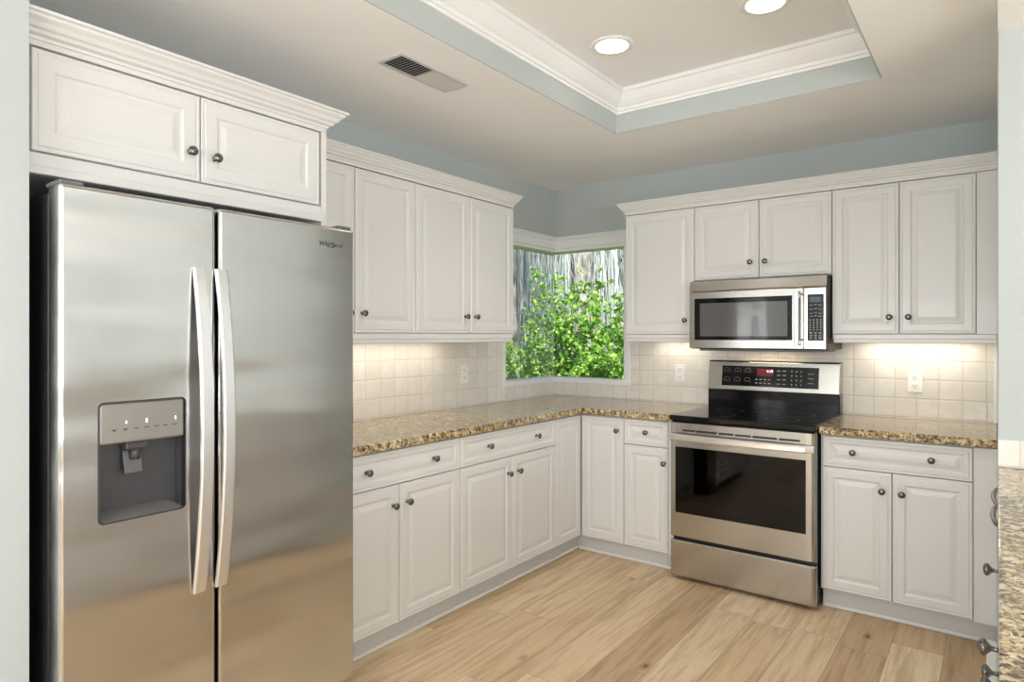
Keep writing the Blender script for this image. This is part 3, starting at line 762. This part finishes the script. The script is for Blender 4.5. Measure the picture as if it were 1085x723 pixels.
# back guard
bz0, bz1 = .919, 1.208
bm = new(); add_box(bm, 0, RW, -.092, -.004, bz0-.02, 1.028, .006, 2); obj('backguard_base', bm, M_BLKGLASS, G_)
bm = new()
vs = []
def wedge(bm, x0, x1, yb0, yb1, yk, z0, z1):
    v = [bm.verts.new(p) for p in ((x0, yb0, z0), (x1, yb0, z0), (x1, yk, z0), (x0, yk, z0), (x0, yb1, z1), (x1, yb1, z1), (x1, yk, z1), (x0, yk, z1))]
    for f in ((0, 1, 5, 4), (1, 2, 6, 5), (2, 3, 7, 6), (3, 0, 4, 7), (4, 5, 6, 7), (0, 3, 2, 1)): bm.faces.new([v[i] for i in f])
    bmesh.ops.bevel(bm, geom=list({e for q in v for e in q.link_edges}), offset=.005, segments=3, profile=.5, affect='EDGES')
wedge(bm, 0, RW, -.096, -.070, -.004, 1.026, bz1-.004)
bg = obj('backguard', bm, M_STEELH, G_)
box_obj('top_cap', (0, RW, -.074, -.004, bz1-.0045, bz1), M_BLACK, G_, .001)
# tilted control glass
tl = math.atan2(.026, bz1-.004-1.026)
MT = Matrix.Translation((0, -.0965, 1.028))@Matrix.Rotation(-tl, 4, 'X')
def tilt(bm): bmesh.ops.transform(bm, matrix=MT, verts=bm.verts[:]); return bm
px0, px1, pz0, pz1 = .088, .648, .026, .150
bm = new(); add_box(bm, px0, px1, -.003, .004, pz0, pz1, .001); cg = obj('control_glass', tilt(bm), M_BLKGLASS, bg)
bm = new()
def ringxz(bm, cx, cz, r_, th, y, n=20, a0=0, a1=360):
    ks = [math.radians(a0+(a1-a0)*k/n) for k in range(n+1)]
    o = [bm.verts.new((cx+r_*math.cos(a_), y, cz+r_*math.sin(a_))) for a_ in ks]; i = [bm.verts.new((cx+(r_-th)*math.cos(a_), y, cz+(r_-th)*math.sin(a_))) for a_ in ks]
    for k in range(n): bm.faces.new((o[k], o[k+1], i[k+1], i[k]))
for cx, cz in ((.120, .120), (.185, .120), (.245, .120), (.120, .062), (.185, .062), (.245, .062)):
    ringxz(bm, cx, cz, .018, .0012, -.0034, 20, -40, 220)
    add_box(bm, cx-.004, cx+.004, -.0036, -.003, cz-.006, cz-.003)
for i in range(4):
    for j in range(2): add_box(bm, .292+i*.025, .305+i*.025, -.0036, -.003, .046+j*.022, .050+j*.022)
for i in range(2):
    for j in range(4): add_box(bm, .418+i*.032, .436+i*.032, -.0036, -.003, .045+j*.026, .049+j*.026)
for i in range(3):
    for j in range(4): add_box(bm, .498+i*.026, .504+i*.026, -.0036, -.003, .042+j*.026, .050+j*.026)
for j in range(3): add_box(bm, .590, .622, -.0036, -.003, .056+j*.027, .060+j*.027)
obj('panel_print', tilt(bm), M_INK, cg)
bm = new(); add_box(bm, .300, .398, -.0036, -.003, .092, .136, .0002); obj('display', tilt(bm), M_RED, cg)
bm = text_bm('4:15', .022, .0002); bmesh.ops.transform(bm, matrix=Matrix.Translation((.376, -.0040, .121)), verts=bm.verts[:])
obj('clock_digits', tilt(bm), M_DIGIT, cg, fix=False)

# ------------------------------------------------------------------ microwave
mx0, mx1 = 1.236, 1.990; MW = mx1-mx0
m_ = thing('microwave', 'stainless steel over-the-range microwave with black glass door', 'microwave', (mx0, -.010, 1.286))
my = -.42+.010
bm = new(); add_box(bm, .004, MW-.002, my+.03, 0, 0, .402, .002); obj('case', bm, M_BLACK, m_)
box_obj('underside_panel', (.04, MW-.03, my+.06, -.03, -.012, -.0002), M_SIDE, m_, .003)
bm = new()
V = []
for x in (0, MW-.006):
    V.append([bm.verts.new((x, y, z)) for y, z in ((my+.004, .338), (my+.001, .345), (my+.012, .395), (my+.020, .399), (my+.03, .399), (my+.03, .338))])
for k in range(6): bm.faces.new((V[0][k], V[0][(k+1) % 6], V[1][(k+1) % 6], V[1][k]))
bm.faces.new(V[0][::-1]); bm.faces.new(V[1]); obj('top_grille', bm, M_STEELH, m_)
DX = 1.873-mx0
bm = new()
def frame_sheet(bm, x0, x1, z0, z1, hx0, hx1, hz0, hz1, y, yb, r=.003):
    xs = [x0, x0+r, hx0, hx1, x1-r, x1]; dx = [r, 0, 0, 0, 0, r]; zs = [z0, z0+r, hz0, hz1, z1-r, z1]
    V = [[bm.verts.new((x, y+max(dx[i], dx[j]), z)) for j, z in enumerate(zs)] for i, x in enumerate(xs)]
    for i in range(5):
        for j in range(5):
            if i == 2 and j == 2: continue
            bm.faces.new((V[i][j], V[i+1][j], V[i+1][j+1], V[i][j+1]))
    rr_ = bmesh.ops.extrude_face_region(bm, geom=bm.faces[:])
    for v in [v for v in rr_['geom'] if isinstance(v, bmesh.types.BMVert)]: v.co.y = yb
hx0, hx1, hz0, hz1 = 1.268-mx0, 1.815-mx0, .052, .296
frame_sheet(bm, 0, DX-.001, .004, .335, hx0, hx1, hz0, hz1, my, my+.029)
md = obj('door', bm, M_STEELH, m_)
bm = new(); frame_sheet(bm, hx0+.0005, hx1-.0005, hz0+.0005, hz1-.0005, hx0+.032, hx1-.026, hz0+.022, hz1-.028, my+.002, my+.012, .001); obj('glass_border', bm, M_BLKGLASS, md)
box_obj('door_window', (hx0+.0322, hx1-.0262, my+.0025, my+.010, hz0+.0222, hz1-.0282), M_MESHGL, md)
bm = new(); hx = 1.845-mx0
add_box(bm, hx-.014, hx+.010, my-.040, my-.024, .024, .318, .005, 3)
for z in (.040, .290): add_box(bm, hx-.006, hx+.014, my-.028, my+.001, z-.010, z+.014, .004, 2)
tag(obj('door_handle', bm, M_HANDLE, md), 'vertical satin metal bar handle')
bm = new(); add_box(bm, DX+.001, MW-.006, my, my+.029, .004, .335, .003); pn = obj('control_panel', bm, M_STEELH, m_)
kx0, kx1, kz0, kz1 = 1.893-mx0, 1.972-mx0, .050, .298
box_obj('keypad_glass', (kx0, kx1, my-.0012, my+.002, kz0, kz1), M_BLKGLASS, pn, .0004)
box_obj('display', (kx0+.010, kx1-.012, my-.0018, my-.001, kz1-.042, kz1-.014), M_LCD, pn)
bm = new()
for j, zz in enumerate((.240, .218, .196, .180)):
    for i in range(3): add_box(bm, kx0+.010+i*.022, kx0+.024+i*.022, my-.0018, my-.001, zz-.002+(i == 1)*.003, zz+.002+(i == 1)*.003)
for j in range(5):
    for i in range(4): add_box(bm, kx0+.009+i*.0175, kx0+.016+i*.0175, my-.0018, my-.001, .106+j*.013, .112+j*.013)
for j in range(3):
    for i in range(3): add_box(bm, kx0+.010+i*.023, kx0+.022+i*.023, my-.0018, my-.001, .060+j*.014, .068+j*.014)
obj('keypad_print', bm, M_INK, pn)
for z in (.055, .300): bm = new(); add_lathe(bm, [(0, .006), (.006, .006), (.008, 0)], (1.866-mx0, my, z), (0, -1, 0), 12); obj('handle_screw', bm, M_PEW, md)

# ------------------------------------------------------------------ outlets
def outlet(name, label, loc, rz, duplex=True):
    o = thing(name, label, 'outlet', loc, rz, 'wall outlets')
    bm = new(); add_box(bm, -.036, .036, -.006, -.0002, -.058, .058, .003, 2); p = obj('plate', bm, M_PLATE, o)
    for s in (-1, 1):
        bm = new(); add_box(bm, -.017, .017, -.0085, -.005, s*.024-.014, s*.024+.014, .004, 2); rc = obj('receptacle', bm, M_PLATE, p)
        bm = new(); add_box(bm, -.008, -.0055, -.0089, -.008, s*.024-.002, s*.024+.008); add_box(bm, .0055, .008, -.0089, -.008, s*.024-.002, s*.024+.008)
        add_lathe(bm, [(0, .0028), (.0006, .0028)], (0, -.0084, s*.024-.008), (0, -1, 0), 10); obj('slots', bm, M_SLOT, p)
outlet('wall_outlet', 'white outlet on the left wall backsplash beside the window', (.0092, -1.056, 1.120), RL)
outlet('wall_outlet', 'white outlet between the corner window and the range', (1.009, -.0092, 1.113), 0)
outlet('wall_outlet', 'white outlet on the backsplash right of the range', (2.346, -.0092, 1.113), 0)

# ------------------------------------------------------------------ ceiling fittings
v = thing('ceiling_vent', 'white rectangular air vent in the ceiling with slanted louvres', 'vent', (.765, -2.165, ZC))
hw, hl = .060, .190
bm = new()
for d in ((-hw-.012, -hw+.004, -hl-.012, hl+.012), (hw-.004, hw+.012, -hl-.012, hl+.012), (-hw+.004, hw-.004, -hl-.012, -hl+.004), (-hw+.004, hw-.004, hl-.004, hl+.012), (-hw+.004, hw-.004, -.006, .006)):
    add_box(bm, *d, -.006, -.0004, .0015)
obj('frame', bm, M_VENT, v)
box_obj('duct_opening', (-hw+.003, hw-.003, -hl+.003, hl-.003, -.0012, -.0003), M_DARK, v)
for s in (-1, 1):
    bm = new()
    for k in range(11):
        yc = s*(.016+k*.0165)
        b0 = len(bm.verts); add_box(bm, -hw+.004, hw-.004, -.0075, .0075, -.0005, .0005)
        bm.verts.ensure_lookup_table(); nv = bm.verts[b0:]
        bmesh.ops.transform(bm, matrix=Matrix.Translation((0, yc, -.0045))@Matrix.Rotation(math.radians(34 if s < 0 else -24), 4, 'X'), verts=nv)
    obj('louvres', bm, M_VENT, v)
def can(label, x, y, power=27):
    c = thing('recessed_light', label, 'ceiling light', (x, y, ZT), 0, 'recessed lights in the tray')
    bm = new(); add_lathe(bm, [(.0003, .066), (.0003, .096), (.003, .098), (.007, .094), (.008, .080), (.005, .070)], (0, 0, 0), (0, 0, -1), 40)
    obj('trim_ring', bm, M_TRIM, c)
    bm = new(); add_lathe(bm, [(.0004, .075), (.0062, .074), (.0068, 0)], (0, 0, 0), (0, 0, -1), 40); obj('lamp_diffuser', bm, M_LAMP, c)
    ld = bpy.data.lights.new('recessed_lamp', 'SPOT'); ld.spot_size = math.radians(115); ld.spot_blend = .6; ld.shadow_soft_size = .07; ld.energy = power; ld.color = (1, .98, .95)
    lo = bpy.data.objects.new('recessed_lamp', ld); COL.objects.link(lo); lo.parent = c; lo.location = (0, 0, -.012)
can('lit recessed ceiling light nearest the inner corner of the tray', 1.305, -1.512)
can('lit recessed ceiling light cut by the top edge of the photo', 1.968, -1.478)

# ------------------------------------------------------------------ right peninsula units
RR = -PI/2
PX = 2.708
DW = thing('dishwasher', 'dishwasher under the near granite worktop showing only its curved handle', 'dishwasher', (PX+.60, -1.372, 0), RR)
bm = new(); add_box(bm, 0, .60, -.575, 0, .02, .868, .002); obj('body', bm, M_SIDE, DW)
bm = new(); add_box(bm, .002, .598, -.600, -.576, .10, .868, .003, 2); dwd = obj('door', bm, M_WHITE, DW)
bm = new(); pts = []; rad = []
for i in range(25):
    s = i/24; pts.append((.035+.53*s, -.604-.012*abs(math.sin(2*PI*s))**.6, .848)); rad.append(.005+.002*abs(math.sin(2*PI*s)))
add_tube(bm, pts, rad, 10); tag(obj('door_handle', bm, M_PEW, dwd), 'wavy dark metal handle')
E_ = thing('base_cabinet', 'white base cabinet under the near granite worktop with large knobs in view', 'cabinet', (PX+.60, -1.985, 0), RR, None)
bm = new(); add_box(bm, 0, .84, -.580, 0, .10, .870); obj('body', bm, M_CASE, E_)
bm = new(); add_box(bm, 0, .84, -.52, 0, 0, .10); obj('toe_kick', bm, M_CASE, E_)
door(E_, 0, .84, DZ1, DRZ, -.600, [2.16-1.985, 2.65-1.985], .790, .036, 'drawer')
door(E_, 0, .42, DZ0, DZ1, -.600, 2.38-1.985, .632); door(E_, .42, .84, DZ0, DZ1, -.600, .455, .632)
bm = new(); add_box(bm, PX+.02, 3.33, -3.30, -2.828, 0, .870); tag(obj('end_cabinet', bm, M_WHITE), 'plain white cabinet end under the near granite worktop', 'cabinet')

# ------------------------------------------------------------------ garden outside the corner window
Fv = Vector((-math.sin(math.radians(YAW)), math.cos(math.radians(YAW)), 0)); Rv = Vector((Fv.y, -Fv.x, 0))
base = Vector((CAM.x, CAM.y, 0))
def gp(dep, lat, z=0): p = base+Fv*dep+Rv*lat; return Vector((p.x, p.y, z))
GZ = -.35
bm = new(); r = bmesh.ops.create_grid(bm, x_segments=40, y_segments=40, size=22)
for q in bm.verts:
    q.co.z = GZ+.12*math.sin(q.co.x*.9)*math.cos(q.co.y*.7)-.1; q.co.x -= 5; q.co.y += 6
struct('ground', bm, M_GRASS, 'garden ground outside')
def leaf(bm, p, d, up, L, Wd):
    d = d.normalized(); s = d.cross(up)
    if s.length < 1e-3: s = Vector((1, 0, 0))
    s = s.normalized()*Wd; nrm = s.cross(d).normalized()*L*.08
    a = bm.verts.new(p); b_ = bm.verts.new(p+d*L*.45+s+nrm); c = bm.verts.new(p+d*L); e = bm.verts.new(p+d*L*.45-s+nrm)
    bm.faces.new((a, b_, c, e))
def rv(): return Vector((random.gauss(0, 1), random.gauss(0, 1), random.gauss(0, 1))).normalized()
def shrub(label, loc, rx, rz, nst, nleaf, mat, L=.085, group=None, name='leafy_shrub', Wd=.30):
    t_ = thing(name, label, 'shrub', loc, random.uniform(0, 6), group)
    bs = new(); bl = new()
    for i in range(nst):
        a_ = 2*PI*i/nst+random.uniform(-.3, .3); rr_ = rx*random.uniform(.25, 1)**.5; top = Vector((math.cos(a_)*rr_, math.sin(a_)*rr_, rz*random.uniform(.55, 1)*(1.1-.35*rr_/rx)))
        pts = []; 
        for k in range(6):
            s = k/5; pts.append(Vector((top.x*s**1.3, top.y*s**1.3, top.z*s))+rv()*.02)
        add_tube(bs, pts, [.012*(1-.75*k/5) for k in range(6)], 5)
        per = nleaf//nst; whorls = max(3, per//7)
        for k in range(whorls):
            s = random.uniform(.18, 1)**.8; j = min(4, int(s*5)); f = s*5-j
            p = pts[j].lerp(pts[j+1], f)+rv()*random.uniform(.02, .16)
            ax = (rv()+Vector((0, 0, .9))).normalized()
            for q in range(7):
                d = (rv()*.9+ax*.55); leaf(bl, p+ax*random.uniform(-.02, .03), d, rv(), L*random.uniform(.6, 1.2), L*Wd*random.uniform(.7, 1.2))
    obj('stems', bs, M_BARK, t_); obj('foliage', bl, mat, t_, fix=False)
    return t_
shrub('bright green shrub filling the left pane of the corner window', gp(8.1, .15, GZ), 1.0, 2.85, 34, 15000, M_LEAF, .06)
shrub('tall bright green shrub reaching highest behind the right pane', gp(7.9, 1.02, GZ), .62, 3.0, 22, 8000, M_LEAF, .075)
shrub('bright green shrub at the lower right of the corner window', gp(8.2, 1.95, GZ), .85, 2.4, 28, 11000, M_LEAF, .06)
shrub('green shrub farther left outside the corner window', gp(8.8, -1.5, GZ), 1.1, 2.1, 12, 3000, M_LEAF)
shrub('green shrub farther right outside the corner window', gp(8.6, 3.4, GZ), 1.1, 2.1, 12, 3000, M_LEAF)
for i in range(9):
    shrub('dark green thicket shrub behind the bright garden shrubs', gp(11.5+.7*(i % 2), -4.2+1.25*i, GZ), 1.25, 2.5+.5*(i % 3), 12, 2600, M_LEAFD, .12, 'dark thicket behind the shrubs')
def tree(label, loc, r0, lean, seedn, limbs=6):
    rs = random.Random(seedn); t_ = thing('moss_draped_tree', label, 'tree', loc)
    bm = new(); pts = [Vector((0, 0, -.2)), Vector((0, 0, .1))]
    for k in range(1, 9): pts.append(Vector((lean*k*.12+rs.gauss(0, .03), rs.gauss(0, .03), .75*k)))
    add_tube(bm, pts, [r0*1.35, r0*1.2]+[r0*(1-.05*k) for k in range(8)], 16)
    obj('trunk', bm, M_BARK, t_)
    tips = []
    for i in range(limbs):
        a_ = 2*PI*i/limbs+rs.uniform(-.4, .4); z0_ = rs.uniform(3.0, 4.6); bm = new(); q = []
        for k in range(7): q.append(Vector((lean*z0_*.16+math.cos(a_)*k*.42, math.sin(a_)*k*.42, z0_+.10*k+.12*math.sin(k*1.4+i))))
        add_tube(bm, q, [r0*.42*(1-.12*k) for k in range(7)], 9); obj('limb', bm, M_BARK, t_); tips += [p for p in q[1:] if p.dot(Fv) > -.15]
    # moss that grows on this tree's limbs
    bm = new()
    for p in tips:
        for c in range(6):
            o = p+Vector((rs.gauss(0, .12), rs.gauss(0, .12), 0)); Lc = rs.uniform(1.0, 2.9)
            for s_ in range(40):
                b0 = o+Vector((rs.gauss(0, .05), rs.gauss(0, .05), rs.uniform(-.05, .05))); ln = Lc*rs.uniform(.25, 1); dx_, dy_ = rs.gauss(0, .05), rs.gauss(0, .05)
                wd = rs.uniform(.006, .014); an = rs.uniform(0, PI); sx_, sy_ = math.cos(an)*wd, math.sin(an)*wd
                pr = None; nseg = 5
                for k in range(nseg+1):
                    s = k/nseg; c_ = b0+Vector((dx_*s+rs.gauss(0, .018), dy_*s+rs.gauss(0, .018), -ln*s)); tp = 1-.8*s
                    cur = (bm.verts.new(c_+Vector((sx_*tp, sy_*tp, 0))), bm.verts.new(c_-Vector((sx_*tp, sy_*tp, 0))))
                    if pr: bm.faces.new((pr[0], pr[1], cur[1], cur[0]))
                    pr = cur
    m = obj('hanging_moss', bm, M_MOSS, t_, fix=False); m['kind'] = 'stuff'; m['label'] = 'pale grey moss strands'
    bm = new()
    for p in tips:
        for k in range(40):
            leaf(bm, p+rv()*rs.uniform(.05, .5)+Vector((0, 0, .15)), rv(), rv(), .10, .03)
    obj('foliage', bm, M_LEAFD, t_, fix=False)
tree('thick grey tree trunk with bark ridges behind the right window pane', gp(9.6, 1.08, GZ), .20, .0, 1, 5)
tree('grey tree trunk at the right side of the window view, half covered in moss', gp(10.6, 1.98, GZ), .15, .1, 2, 5)
tree('slender tree hung with pale moss behind the left window pane', gp(10.4, .05, GZ), .10, -.2, 3, 6)
tree('moss-hung tree beyond the left edge of the window view', gp(10.8, -1.9, GZ), .16, .1, 4, 5)
tree('moss-hung tree beyond the right edge of the window view', gp(10.4, 3.8, GZ), .18, .0, 5, 5)
